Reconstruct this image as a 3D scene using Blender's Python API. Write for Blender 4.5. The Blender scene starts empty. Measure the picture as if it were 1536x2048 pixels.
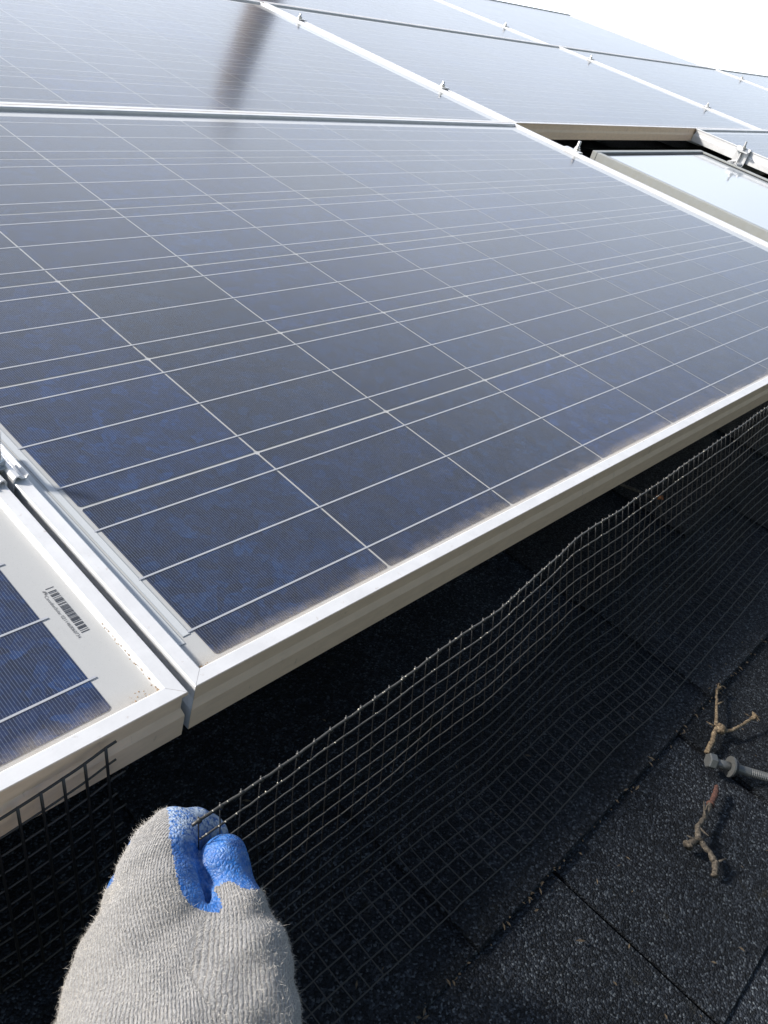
import bpy, bmesh, math, random
import numpy as np
from mathutils import Matrix, Vector
random.seed(7); rng = np.random.default_rng(7)
sc = bpy.context.scene
COL = sc.collection

# ------------------------------------------------------------------ camera, sky, sun, exposure
PITCH = math.radians(20.0)                      # slope of the roof
ROOF = Matrix.Rotation(PITCH, 4, 'X')           # roof frame: x along the eave, y up the slope, z out of the roof
RC = np.array([[0.67649247, -0.69215695, 0.25154859],
               [-0.29697684, -0.56895771, -0.76687149],
               [0.67391594, 0.44407868, -0.59045019]])
CAM = np.array([-0.24349677, -0.24385117, 0.38431384])
cam = bpy.data.cameras.new('camera'); co = bpy.data.objects.new('camera', cam); COL.objects.link(co)
cam.sensor_fit = 'HORIZONTAL'; cam.sensor_width = 36.0; cam.lens = 36.0 * 1649.79 / 1536.0
cam.clip_start = 0.01; cam.clip_end = 2000.0
m = Matrix.Identity(4)
for i in range(3):
    m[i][0] = RC[0][i]; m[i][1] = -RC[1][i]; m[i][2] = -RC[2][i]; m[i][3] = CAM[i]
co.matrix_world = ROOF @ m
sc.camera = co

SUN = Vector((-1.15, 1.36, 1.0)).normalized()      # direction to the sun, roof frame
SUNW = (ROOF.to_3x3() @ SUN)
w = bpy.data.worlds.new('World'); sc.world = w; w.use_nodes = True
nt = w.node_tree; nt.nodes.clear()
sky = nt.nodes.new('ShaderNodeTexSky'); sky.sky_type = 'NISHITA'; sky.sun_disc = False
sky.sun_elevation = math.asin(SUNW.z); sky.sun_rotation = math.atan2(SUNW.x, SUNW.y)
sky.air_density = 1.0; sky.dust_density = 1.5; sky.ozone_density = 1.0; sky.altitude = 50
bg = nt.nodes.new('ShaderNodeBackground'); bg.inputs[1].default_value = 0.15
out = nt.nodes.new('ShaderNodeOutputWorld')
# thin bright cloud veil over the blue: strongest low down and on the sunny side
tc = nt.nodes.new('ShaderNodeTexCoord'); sxyz = nt.nodes.new('ShaderNodeSeparateXYZ'); nt.links.new(tc.outputs['Generated'], sxyz.inputs[0])
def mrange(src, a, b, c, d):
    x = nt.nodes.new('ShaderNodeMapRange'); x.interpolation_type = 'SMOOTHSTEP'
    for k, q in zip(('From Min', 'From Max', 'To Min', 'To Max'), (a, b, c, d)): x.inputs[k].default_value = q
    nt.links.new(src, x.inputs['Value']); return x.outputs[0]
zr_ = nt.nodes.new('ShaderNodeValToRGB'); el = zr_.color_ramp.elements
while len(el) < 6: el.new(.5)
for q_, (p_, c_) in zip(el, ((0, 1.30), (.12, 1.22), (.25, .80), (.5, .80), (.8, .27), (1, .16))): q_.position = p_; q_.color = (c_, c_, c_, 1)
nt.links.new(sxyz.outputs[2], zr_.inputs[0]); hz_ = zr_.outputs[0]; sd_ = mrange(sxyz.outputs[1], -.25, .75, .06, 1.68)
cn = nt.nodes.new('ShaderNodeTexNoise'); cn.inputs['Scale'].default_value = 2.2; cn.inputs['Detail'].default_value = 5; nt.links.new(tc.outputs['Generated'], cn.inputs['Vector'])
cr = mrange(cn.outputs['Fac'], .3, .7, .86, 1.1)
vm = nt.nodes.new('ShaderNodeMath'); vm.operation = 'MULTIPLY'; nt.links.new(hz_, vm.inputs[0]); nt.links.new(sd_, vm.inputs[1])
vm2 = nt.nodes.new('ShaderNodeMath'); vm2.operation = 'MULTIPLY'; nt.links.new(vm.outputs[0], vm2.inputs[0]); nt.links.new(cr, vm2.inputs[1])
vc = nt.nodes.new('ShaderNodeVectorMath'); vc.operation = 'SCALE'; vc.inputs[0].default_value = (4.52, 4.66, 4.88); nt.links.new(vm2.outputs[0], vc.inputs['Scale'])
va = nt.nodes.new('ShaderNodeVectorMath'); va.operation = 'MULTIPLY_ADD'; va.inputs[1].default_value = (.42, .42, .42)
nt.links.new(sky.outputs[0], va.inputs[0]); nt.links.new(vc.outputs[0], va.inputs[2]); nt.links.new(va.outputs[0], bg.inputs[0]); nt.links.new(bg.outputs[0], out.inputs[0])
sl = bpy.data.lights.new('sun', 'SUN'); sl.energy = 3.9; sl.angle = math.radians(6.0); sl.color = (1.0, 0.93, 0.84)
so = bpy.data.objects.new('sun', sl); COL.objects.link(so)
so.rotation_euler = SUNW.to_track_quat('Z', 'Y').to_euler(); so.location = (0, 0, 20)
sc.view_settings.view_transform = 'Standard'; sc.view_settings.look = 'None'
sc.view_settings.exposure = 0.85; sc.view_settings.gamma = 1.0
sc.render.engine = 'CYCLES'
sc.cycles.max_bounces = 8; sc.cycles.transparent_max_bounces = 16

def ray(px, py, z):                              # a point seen at a pixel, z metres ahead (used to take measurements)
    c = np.array([(px - 768) / 1649.79, (py - 1024) / 1649.79, 1.0]) * z
    return CAM + RC.T @ c

# ------------------------------------------------------------------ material helpers
def mat(name):
    M = bpy.data.materials.new(name); M.use_nodes = True
    n = M.node_tree; b = n.nodes['Principled BSDF']
    return M, n, b
def nd(n, t, **kw):
    x = n.nodes.new(t)
    for k, v in kw.items():
        if k.startswith('i_'): x.inputs[k[2:].replace('_', ' ')].default_value = v
        else: setattr(x, k, v)
    return x
def L(n, a, b): n.links.new(a, b)
def math_(n, op, a, b=None, clamp=False):
    x = n.nodes.new('ShaderNodeMath'); x.operation = op; x.use_clamp = clamp
    for i, v in enumerate((a, b)):
        if v is None: continue
        if isinstance(v, (int, float)): x.inputs[i].default_value = v
        else: L(n, v, x.inputs[i])
    return x.outputs[0]
def coords(n, scale=(1, 1, 1)):
    tc = n.nodes.new('ShaderNodeTexCoord'); mp = n.nodes.new('ShaderNodeMapping')
    mp.inputs['Scale'].default_value = scale; L(n, tc.outputs['Object'], mp.inputs[0]); return mp.outputs[0]
def noise(n, vec, scale, detail=3, rough=0.55):
    x = n.nodes.new('ShaderNodeTexNoise'); x.inputs['Scale'].default_value = scale
    x.inputs['Detail'].default_value = detail; x.inputs['Roughness'].default_value = rough
    L(n, vec, x.inputs['Vector']); return x.outputs['Fac']
def ramp(n, fac, stops):
    x = n.nodes.new('ShaderNodeValToRGB'); el = x.color_ramp.elements
    while len(el) < len(stops): el.new(0.5)
    for e, (p, c) in zip(el, stops):
        e.position = p; e.color = (*c, 1) if len(c) == 3 else c
    L(n, fac, x.inputs[0]); return x.outputs[0]
def mix(n, fac, a, b, mode='MIX'):
    x = n.nodes.new('ShaderNodeMix'); x.data_type = 'RGBA'; x.blend_type = mode
    for i, v in ((0, fac), (6, a), (7, b)):
        if isinstance(v, (int, float)): x.inputs[i].default_value = v
        elif isinstance(v, tuple): x.inputs[i].default_value = (*v, 1)
        else: L(n, v, x.inputs[i])
    return x.outputs[2]
def bump(n, h, strength, dist, b):
    x = n.nodes.new('ShaderNodeBump'); x.inputs['Strength'].default_value = strength
    x.inputs['Distance'].default_value = dist; L(n, h, x.inputs['Height']); L(n, x.outputs[0], b.inputs['Normal']); return x
def smooth(n, v, lo, hi):
    x = n.nodes.new('ShaderNodeMapRange'); x.interpolation_type = 'SMOOTHSTEP'
    x.inputs['From Min'].default_value = lo; x.inputs['From Max'].default_value = hi
    L(n, v, x.inputs['Value']); return x.outputs[0]

# ------------------------------------------------------------------ mesh helpers
class MB:
    def __init__(s): s.v = []; s.f = []
    def add(s, vs, fs):
        o = len(s.v); s.v += [tuple(map(float, p)) for p in vs]; s.f += [tuple(i + o for i in f) for f in fs]
    def box(s, x0, x1, y0, y1, z0, z1, bev=0.0):
        if bev <= 0:
            s.add([(x0,y0,z0),(x1,y0,z0),(x1,y1,z0),(x0,y1,z0),(x0,y0,z1),(x1,y0,z1),(x1,y1,z1),(x0,y1,z1)],
                  [(0,3,2,1),(4,5,6,7),(0,1,5,4),(1,2,6,5),(2,3,7,6),(3,0,4,7)])
        else:
            b = bev
            lv = [(z0, b), (z0 + b, 0), (z1 - b, 0), (z1, b)]; vs = []
            for z, i in lv:
                X0, X1, Y0, Y1 = x0 + i, x1 - i, y0 + i, y1 - i
                vs += [(X0 + b, Y0, z), (X1 - b, Y0, z), (X1, Y0 + b, z), (X1, Y1 - b, z), (X1 - b, Y1, z), (X0 + b, Y1, z), (X0, Y1 - b, z), (X0, Y0 + b, z)]
            fs = [tuple(range(7, -1, -1)), tuple(range(24, 32))]
            for k in range(3):
                for j in range(8): fs.append((k*8+j, k*8+(j+1)%8, (k+1)*8+(j+1)%8, (k+1)*8+j))
            s.add(vs, fs)
    def quad(s, a, b, c, d): s.add([a, b, c, d], [(0, 1, 2, 3)])
    def tube(s, pts, r, seg=6, caps=True):
        pts = [np.array(p, float) for p in pts]; n = len(pts)
        rs = r if hasattr(r, '__len__') else [r] * n
        vs = []; prev = None
        for i, p in enumerate(pts):
            t = pts[min(i+1, n-1)] - pts[max(i-1, 0)]; t /= (np.linalg.norm(t) + 1e-12)
            if prev is None:
                a = np.array([0, 0, 1.0]) if abs(t[2]) < 0.9 else np.array([1.0, 0, 0])
                x = np.cross(t, a)
            else: x = prev - t * prev.dot(t)
            x /= np.linalg.norm(x); y = np.cross(t, x); prev = x
            for k in range(seg):
                q = 2 * math.pi * k / seg
                vs.append(p + rs[i] * (math.cos(q) * x + math.sin(q) * y))
        fs = [(i*seg+k, i*seg+(k+1) % seg, (i+1)*seg+(k+1) % seg, (i+1)*seg+k) for i in range(n-1) for k in range(seg)]
        if caps: fs += [tuple(range(seg-1, -1, -1)), tuple(range((n-1)*seg, n*seg))]
        s.add(vs, fs)
    def build(s, name, material, parent=None, M=None, smooth_=False, mats=None):
        me = bpy.data.meshes.new(name); me.from_pydata(s.v, [], s.f); me.update()
        for k in ([material] if mats is None else mats): me.materials.append(k)
        if smooth_:
            me.polygons.foreach_set('use_smooth', [True] * len(me.polygons))
        o = bpy.data.objects.new(name, me); COL.objects.link(o)
        if parent is not None: o.parent = parent
        if M is not None: o.matrix_world = M
        return o
def tag(o, label=None, cat=None, group=None, kind=None):
    for k, v in (('label', label), ('category', cat), ('group', group), ('kind', kind)):
        if v: o[k] = v
    return o
def empty(name, M):
    o = bpy.data.objects.new(name, None); COL.objects.link(o); o.empty_display_size = 0.05
    o.matrix_world = M; return o
def copy_tree(o, parent=None):
    c = o.copy(); COL.objects.link(c)
    if parent: c.parent = parent
    for ch in [x for x in bpy.data.objects if x.parent == o]: copy_tree(ch, c)
    return c
def T(x, y, z): return ROOF @ Matrix.Translation((x, y, z))

# ------------------------------------------------------------------ materials
# black mineral shingle
def shingle_material():
    M, n, b = mat('shingle')
    v = coords(n)
    vo = nd(n, 'ShaderNodeTexVoronoi'); vo.inputs['Scale'].default_value = 680; L(n, v, vo.inputs['Vector'])
    vr = nd(n, 'ShaderNodeSeparateColor'); L(n, vo.outputs['Color'], vr.inputs[0])
    c1 = ramp(n, vr.outputs[0], [(0, (.007, .0082, .0095)), (.42, (.0122, .0145, .0180)), (.74, (.025, .030, .037)), (.90, (.046, .054, .064)), (1, (.10, .115, .125))])
    big = noise(n, v, 9, 4); c2 = mix(n, smooth(n, big, .35, .7), (.62, .64, .68), (1.1, 1.1, 1.12))
    c = mix(n, 1.0, c1, c2, 'MULTIPLY')
    ta = nd(n, 'ShaderNodeAttribute', attribute_name='tone'); c = mix(n, 1.0, c, ta.outputs['Color'], 'MULTIPLY')
    moss = smooth(n, noise(n, v, 26, 5, .7), .60, .76)
    c = mix(n, math_(n, 'MULTIPLY', moss, .35), c, (.045, .04, .022))
    L(n, c, b.inputs['Base Color']); b.inputs['Roughness'].default_value = .72
    b.inputs['Specular IOR Level'].default_value = .14
    rr = math_(n, 'MULTIPLY_ADD', vr.outputs[1], .4); n.nodes[-1].inputs[2].default_value = .5
    L(n, rr, b.inputs['Roughness'])
    h = math_(n, 'ADD', math_(n, 'MULTIPLY', vo.outputs['Distance'], -1.0), math_(n, 'MULTIPLY', vr.outputs[2], .8))
    bump(n, h, .9, .0012, b)
    return M
SHINGLE = shingle_material()

def alu_material(name, col, rough=.38, dirt=.0, dirtcol=(.22, .18, .13), metallic=.55):
    M, n, b = mat(name); v = coords(n)
    s = coords(n, (4, 4, 60)); g = noise(n, s, 12, 3)
    f = noise(n, v, 35, 5, .65)
    c = mix(n, smooth(n, f, .3, .75), col, tuple(k * .93 for k in col))
    if dirt:
        d = smooth(n, noise(n, v, 60, 6, .75), .35, .75)
        c = mix(n, math_(n, 'MULTIPLY', d, dirt), c, dirtcol)
    L(n, c, b.inputs['Base Color']); b.inputs['Metallic'].default_value = metallic
    r = math_(n, 'MULTIPLY_ADD', g, .2); n.nodes[-1].inputs[2].default_value = rough - .1
    L(n, r, b.inputs['Roughness'])
    return M
def frame_material():
    # anodised aluminium, clean on top, dusty on the outer side walls
    M, n, b = mat('anodised_frame'); v = coords(n)
    geo = nd(n, 'ShaderNodeTexCoord'); sx = nd(n, 'ShaderNodeSeparateXYZ'); L(n, geo.outputs['Object'], sx.inputs[0])
    nrm = nd(n, 'ShaderNodeSeparateXYZ'); L(n, geo.outputs['Normal'], nrm.inputs[0])
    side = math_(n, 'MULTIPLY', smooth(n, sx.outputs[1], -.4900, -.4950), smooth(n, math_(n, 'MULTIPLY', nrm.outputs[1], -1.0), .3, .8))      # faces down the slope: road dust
    f = noise(n, v, 40, 5, .65)
    c = mix(n, smooth(n, f, .3, .75), (.69, .70, .715), (.60, .61, .625))
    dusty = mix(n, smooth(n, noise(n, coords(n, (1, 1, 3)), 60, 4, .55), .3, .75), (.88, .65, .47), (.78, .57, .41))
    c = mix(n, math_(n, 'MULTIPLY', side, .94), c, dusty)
    # speckle of grit on the ledge half way down the side
    ledge = math_(n, 'MULTIPLY', smooth(n, math_(n, 'ABSOLUTE', math_(n, 'ADD', sx.outputs[2], -.0219)), .0036, .0026), side)
    grit = smooth(n, noise(n, v, 900, 2, .6), .44, .62)
    c = mix(n, math_(n, 'MULTIPLY', math_(n, 'MULTIPLY', ledge, grit), .55), c, (.78, .62, .47))
    stain = smooth(n, noise(n, coords(n, (1, 1, .4)), 130, 4, .7), .62, .72)
    c = mix(n, math_(n, 'MULTIPLY', stain, .35), c, (.30, .22, .15))
    L(n, c, b.inputs['Base Color'])
    b.inputs['Metallic'].default_value = .0
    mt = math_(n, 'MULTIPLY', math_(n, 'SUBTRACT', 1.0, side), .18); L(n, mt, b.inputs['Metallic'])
    b.inputs['Roughness'].default_value = .42
    bump(n, noise(n, v, 1500, 2), .12, .0003, b)
    return M
FRAME = frame_material()
ALU = alu_material('aluminium', (.72, .73, .74))
STEEL = alu_material('stainless_steel', (.62, .62, .61), .3, metallic=.9)
GALV = alu_material('weathered_zinc', (.13, .14, .145), .45, .45, (.16, .15, .13), metallic=.5)
DARKPLASTIC, _n, _b = mat('dark_plastic'); _b.inputs['Base Color'].default_value = (.02, .022, .025, 1); _b.inputs['Roughness'].default_value = .5

def cell_material():
    M, n, b = mat('polycrystalline_silicon'); v = coords(n)
    # crystal grains: warped voronoi at two scales
    nz = nd(n, 'ShaderNodeTexNoise'); nz.inputs['Scale'].default_value = 60; nz.inputs['Detail'].default_value = 3; L(n, v, nz.inputs['Vector'])
    wv = nd(n, 'ShaderNodeVectorMath'); wv.operation = 'MULTIPLY_ADD'; wv.inputs[1].default_value = (.0015, .0015, 0); L(n, nz.outputs['Color'], wv.inputs[0]); L(n, v, wv.inputs[2])
    a = nd(n, 'ShaderNodeTexVoronoi'); a.inputs['Scale'].default_value = 95; L(n, wv.outputs[0], a.inputs['Vector'])
    a2 = nd(n, 'ShaderNodeTexVoronoi'); a2.inputs['Scale'].default_value = 260; L(n, wv.outputs[0], a2.inputs['Vector'])
    s1 = nd(n, 'ShaderNodeSeparateColor'); L(n, a.outputs['Color'], s1.inputs[0])
    s2 = nd(n, 'ShaderNodeSeparateColor'); L(n, a2.outputs['Color'], s2.inputs[0])
    g = math_(n, 'ADD', math_(n, 'MULTIPLY', s1.outputs[0], .6), math_(n, 'MULTIPLY', s2.outputs[0], .4))
    c = ramp(n, g, [(0, (.005, .009, .024)), (.35, (.005, .0125, .039)), (.65, (.0055, .017, .056)), (1, (.008, .032, .100))])
    at = nd(n, 'ShaderNodeAttribute', attribute_name='tint')
    c = mix(n, 1.0, c, at.outputs['Color'], 'MULTIPLY')
    spk = smooth(n, noise(n, v, 1500, 2, .8), .64, .74)
    c = mix(n, math_(n, 'MULTIPLY', spk, .45), c, (.13, .17, .25))
    # printed silver fingers every 2.1 mm, running up the slope
    sx = nd(n, 'ShaderNodeSeparateXYZ'); L(n, v, sx.inputs[0])
    fr = math_(n, 'FRACT', math_(n, 'MULTIPLY', sx.outputs[0], 1 / .0018))
    d = math_(n, 'ABSOLUTE', math_(n, 'SUBTRACT', fr, .5))
    line = smooth(n, d, .10, .045)
    brk = smooth(n, noise(n, coords(n, (300, 900, 1)), 1.0, 2, .7), .28, .5)
    c = mix(n, math_(n, 'MULTIPLY', math_(n, 'MULTIPLY', line, brk), .55), c, (.20, .245, .33))
    L(n, c, b.inputs['Base Color']); b.inputs['Roughness'].default_value = .55
    b.inputs['Specular IOR Level'].default_value = .2
    return M
CELL = cell_material()
BACK, _n, _b = mat('white_backsheet'); _b.inputs['Base Color'].default_value = (.45, .46, .46, 1); _b.inputs['Roughness'].default_value = .6
BUS, _n, _b = mat('busbar_silver'); _b.inputs['Base Color'].default_value = (.44, .46, .50, 1); _b.inputs['Roughness'].default_value = .5; _b.inputs['Metallic'].default_value = .15
RIB, _n, _b = mat('string_ribbon'); _b.inputs['Base Color'].default_value = (.53, .56, .58, 1); _b.inputs['Roughness'].default_value = .4; _b.inputs['Metallic'].default_value = .0
INK, _n, _b = mat('black_ink'); _b.inputs['Base Color'].default_value = (.03, .03, .035, 1); _b.inputs['Roughness'].default_value = .6
PENC, _n, _b = mat('ribbon_edge'); _b.inputs['Base Color'].default_value = (.38, .41, .43, 1); _b.inputs['Roughness'].default_value = .6

def glass_material():
    M, n, b = mat('solar_glass'); v = coords(n)
    n.nodes.remove(b); o = n.nodes['Material Output']
    sx = nd(n, 'ShaderNodeSeparateXYZ'); L(n, v, sx.inputs[0])
    tr = nd(n, 'ShaderNodeBsdfTransparent'); gl = nd(n, 'ShaderNodeBsdfGlossy'); gl.inputs['Color'].default_value = (.84, .85, .86, 1)
    rg = math_(n, 'MULTIPLY_ADD', noise(n, v, 6, 4), .05); n.nodes[-1].inputs[2].default_value = .10
    L(n, rg, gl.inputs['Roughness'])
    bp = nd(n, 'ShaderNodeBump'); bp.inputs['Strength'].default_value = .05; bp.inputs['Distance'].default_value = .0003
    L(n, noise(n, v, 700, 2), bp.inputs['Height']); L(n, bp.outputs[0], gl.inputs['Normal'])
    fr = nd(n, 'ShaderNodeLayerWeight'); fr.inputs['Blend'].default_value = .5
    fs = math_(n, 'MULTIPLY_ADD', math_(n, 'POWER', fr.outputs['Facing'], 4.0), .80); n.nodes[-1].inputs[2].default_value = .04
    m1 = nd(n, 'ShaderNodeMixShader'); L(n, fs, m1.inputs[0]); L(n, tr.outputs[0], m1.inputs[1]); L(n, gl.outputs[0], m1.inputs[2])
    # dust film: thin everywhere, thick where water dries along the lower frame
    df = nd(n, 'ShaderNodeBsdfDiffuse'); df.inputs['Roughness'].default_value = .5
    fw = noise(n, coords(n, (60, 14, 1)), 1.0, 5, .75); fb = noise(n, v, 14, 4, .6); ff = noise(n, v, 420, 3, .8)
    y = math_(n, 'ADD', sx.outputs[1], .507)            # distance from the lower edge of the module
    wob = math_(n, 'ADD', math_(n, 'MULTIPLY', math_(n, 'SUBTRACT', fw, .5), .014), math_(n, 'MULTIPLY', math_(n, 'SUBTRACT', fb, .5), .026))
    yy = math_(n, 'ADD', y, wob)
    e1 = math_(n, 'MULTIPLY', smooth(n, y, .0195, .0140), .74)
    e2 = math_(n, 'MULTIPLY', math_(n, 'MULTIPLY', smooth(n, yy, .036, .012), .42), smooth(n, ff, .05, .60))
    film = math_(n, 'MULTIPLY_ADD', fb, .020); n.nodes[-1].inputs[2].default_value = .010
    grit = math_(n, 'MULTIPLY', smooth(n, noise(n, v, 1900, 1, .8), .68, .75), .22)
    lw = nd(n, 'ShaderNodeLayerWeight'); lw.inputs['Blend'].default_value = .5
    sp_ = smooth(n, noise(n, v, 130, 4, .75), .50, .72)
    film = math_(n, 'MULTIPLY', film, math_(n, 'ADD', math_(n, 'ADD', math_(n, 'MULTIPLY', smooth(n, fw, .35, .7), .7), .55), math_(n, 'MULTIPLY', sp_, .8)))
    path = math_(n, 'DIVIDE', film, math_(n, 'SUBTRACT', 1.10, lw.outputs['Facing']))   # optical depth of the film along the ray
    ll = math_(n, 'MAXIMUM', e1, math_(n, 'MAXIMUM', e2, math_(n, 'ADD', path, grit)))
    cl = mix(n, smooth(n, y, .03, .06), (.56, .50, .42), (.42, .43, .45))
    L(n, cl, df.inputs['Color'])
    m2 = nd(n, 'ShaderNodeMixShader'); L(n, ll, m2.inputs[0]); L(n, m1.outputs[0], m2.inputs[1]); L(n, df.outputs[0], m2.inputs[2])
    L(n, m2.outputs[0], o.inputs['Surface'])
    return M
GLASS = glass_material()

def wire_material():
    M, n, b = mat('black_coated_wire'); v = coords(n)
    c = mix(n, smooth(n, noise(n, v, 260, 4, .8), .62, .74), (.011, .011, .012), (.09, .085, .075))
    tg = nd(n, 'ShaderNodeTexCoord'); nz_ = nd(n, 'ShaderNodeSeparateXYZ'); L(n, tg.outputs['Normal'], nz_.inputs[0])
    c = mix(n, math_(n, 'MULTIPLY', smooth(n, nz_.outputs[2], .45, .95), .8), c, (.060, .058, .053))      # highlight on upward wire faces, painted in as a lighter colour
    L(n, c, b.inputs['Base Color']); b.inputs['Roughness'].default_value = .42
    return M
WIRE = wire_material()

# ------------------------------------------------------------------ the house: shingled roof deck in courses, walls, ground
W_R = -0.150                                     # shingle surface under the array, roof frame
house = empty('house', T(3.0, 1.0, -3.4))
tag(house, 'house whose black shingled slope carries the whole solar array', 'house')
deck = MB()
deck.add([(-4.0,-1.2,W_R-.012),(9.6,-1.2,W_R-.012),(7.3,1.9,W_R-.012),(5.0,3.12,W_R-.012),(-4.0,3.12,W_R-.012)], [(0,1,2,3,4)])
# back and hip slopes fall away behind the ridge
def unroof(x, y, z):                              # world offset -> roof frame
    q = ROOF.inverted() @ Vector((x, y, z)); return tuple(q)
def wpt(u, v, wv): return ROOF @ Vector((u, v, wv))
ridgeL, ridgeR = wpt(-4, 3.12, W_R-.012), wpt(5.0, 3.12, W_R-.012)
hipM, eaveR, eaveL = wpt(7.3, 1.9, W_R-.012), wpt(9.6, -1.2, W_R-.012), wpt(-4, -1.2, W_R-.012)
bl = Vector((-4, ridgeL.y + 4.1, eaveL.z)); br = Vector((9.6, ridgeL.y + 4.1, eaveL.z))
I = ROOF.inverted()
deck.add([I @ ridgeL, I @ ridgeR, I @ br, I @ bl], [(0, 1, 2, 3)])
deck.add([I @ ridgeR, I @ hipM, I @ eaveR, I @ br], [(0, 1, 2, 3)])
roof = deck.build('roof_deck', SHINGLE, None, ROOF); roof.parent = house; roof.matrix_parent_inverse = house.matrix_world.inverted()
# shingles: laminated tabs of uneven width, each course overlapping the next one down
sh = MB(); TONE = []
EXP = .1435; y0 = -.210
def course(yb, special=None):
    if special is None:
        xs = [-1.6 - random.random() * .2]
        while xs[-1] < 7.0: xs.append(xs[-1] + random.choice([.11, .15, .19, .24, .29]) + random.random() * .03)
    else: xs = special
    hi = random.random() < .5
    for a, c in zip(xs[:-1], xs[1:]):
        hi = not hi; top = .0036 if hi else .0; TONE.append(random.choice([.72, .85, 1.0, 1.0, 1.15, 1.3]))
        g = (.0018 + random.random() * .0010) if special is not None and yb < -.3 else .00025
        yb_ = yb + random.uniform(-.0008, .0008)
        z0 = W_R - .013; zt = W_R + top; zb = W_R - .0045 + top * .5
        x0, x1 = a + g, c - g; y1 = yb + EXP + .004
        # slightly bevelled lower edge
        sh.add([(x0,yb_,z0),(x1,yb_,z0),(x1,y1,z0),(x0,y1,z0),(x0,yb_,zt-.0016),(x1,yb_,zt-.0016),(x1,yb_+.0014,zt),(x0,yb_+.0014,zt),(x1,y1,zb),(x0,y1,zb)],
               [(0,1,5,4),(4,5,6,7),(7,6,8,9),(1,2,8,6,5),(3,0,4,7,9),(2,3,9,8),(0,3,2,1)])
for k in range(-5, 23):
    yb = y0 + k * EXP
    sp = None
    if k == 0: sp = [-1.7,-1.45,-1.2,-1.02,-.8,-.62,-.43,-.21,-.07,.083,.211,.46,.61,.83,1.0,1.2,1.45,1.6,1.85,2.1,2.3,2.6,2.9,3.1,3.4,3.7,4,4.3,4.6,4.9,5.3,5.6,6,6.4,7]
    if k == -1: sp = [-1.7,-1.45,-1.2,-1.0,-.8,-.6,-.4,-.25,-.02,.1775,.392,.61,.8,1.0,1.25,1.5,1.7,2,2.3,2.6,3,3.3,3.6,4,4.4,4.8,5.2,5.6,6,6.4,7]
    course(yb, sp)
shg = sh.build('shingle_courses', SHINGLE, None, ROOF); tca = shg.data.color_attributes.new('tone', 'FLOAT_COLOR', 'POINT'); tca.data.foreach_set('color', np.repeat(np.array([(t, t, t, 1) for t in TONE], dtype=np.float32), 10, 0).ravel()); shg.parent = house; shg.matrix_parent_inverse = house.matrix_world.inverted()
WALL, n_, b_ = mat('painted_wall'); L(n_, mix(n_, noise(n_, coords(n_), 3, 5), (.55, .53, .48), (.62, .60, .55)), b_.inputs['Base Color']); b_.inputs['Roughness'].default_value = .85
wl = MB(); ez = eaveL.z
wl.box(-3.6, 9.2, eaveL.y + .4, br.y - .4, -3.2, ez - .15)
wo = wl.build('wall', WALL); wo.parent = house; wo.matrix_parent_inverse = house.matrix_world.inverted()
GROUND, n_, b_ = mat('lawn'); L(n_, ramp(n_, noise(n_, coords(n_), .8, 8, .7), [(.3, (.05, .075, .025)), (.7, (.10, .11, .05))]), b_.inputs['Base Color']); b_.inputs['Roughness'].default_value = .95
g = MB(); g.box(-600, 600, -600, 600, -3.4, -3.2)
tag(g.build('ground', GROUND), 'grassy ground around the house', kind='structure')
# ------------------------------------------------------------------ solar modules
PW, PH, FH = 1.657, 0.998, 0.040
def frame_mesh(name):
    prof = [(.0005,0),(0,-.0005),(0,-.0026),(.0020,-.0036),(.0020,-.0150),(-.0002,-.0212),(-.0002,-.0396),(.0002,-.040),
            (.026,-.040),(.026,-.0385),(.0035,-.0385),(.0035,-.0085),(.0105,-.0085),(.0105,-.0010),(.0095,0)]
    P = len(prof); mb = MB(); g = .00012
    W2, H2 = PW / 2, PH / 2
    def bar(a, c, inw):      # a, c corners (2d), inw inward normal; mitred ends
        a = np.array(a); c = np.array(c); t = (c - a) / np.linalg.norm(c - a); inw = np.array(inw)
        vs = []
        for end, sg in ((a, 1), (c, -1)):
            for d, z in prof:
                q = end + t * sg * (d + g) + inw * d
                vs.append((q[0], q[1], z + FH))
        fs = [(i, (i + 1) % P, P + (i + 1) % P, P + i) for i in range(P)]
        fs += [tuple(range(P - 1, -1, -1)), tuple(range(P, 2 * P))]
        mb.add(vs, fs)
    bar((-W2,-H2), (W2,-H2), (0, 1)); bar((W2,-H2), (W2,H2), (-1, 0)); bar((W2,H2), (-W2,H2), (0,-1)); bar((-W2,H2), (-W2,-H2), (1, 0))
    o = mb.build(name, FRAME)
    bm = bmesh.new(); bm.from_mesh(o.data); bmesh.ops.recalc_face_normals(bm, faces=bm.faces); bm.to_mesh(o.data); bm.free()
    return o
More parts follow.
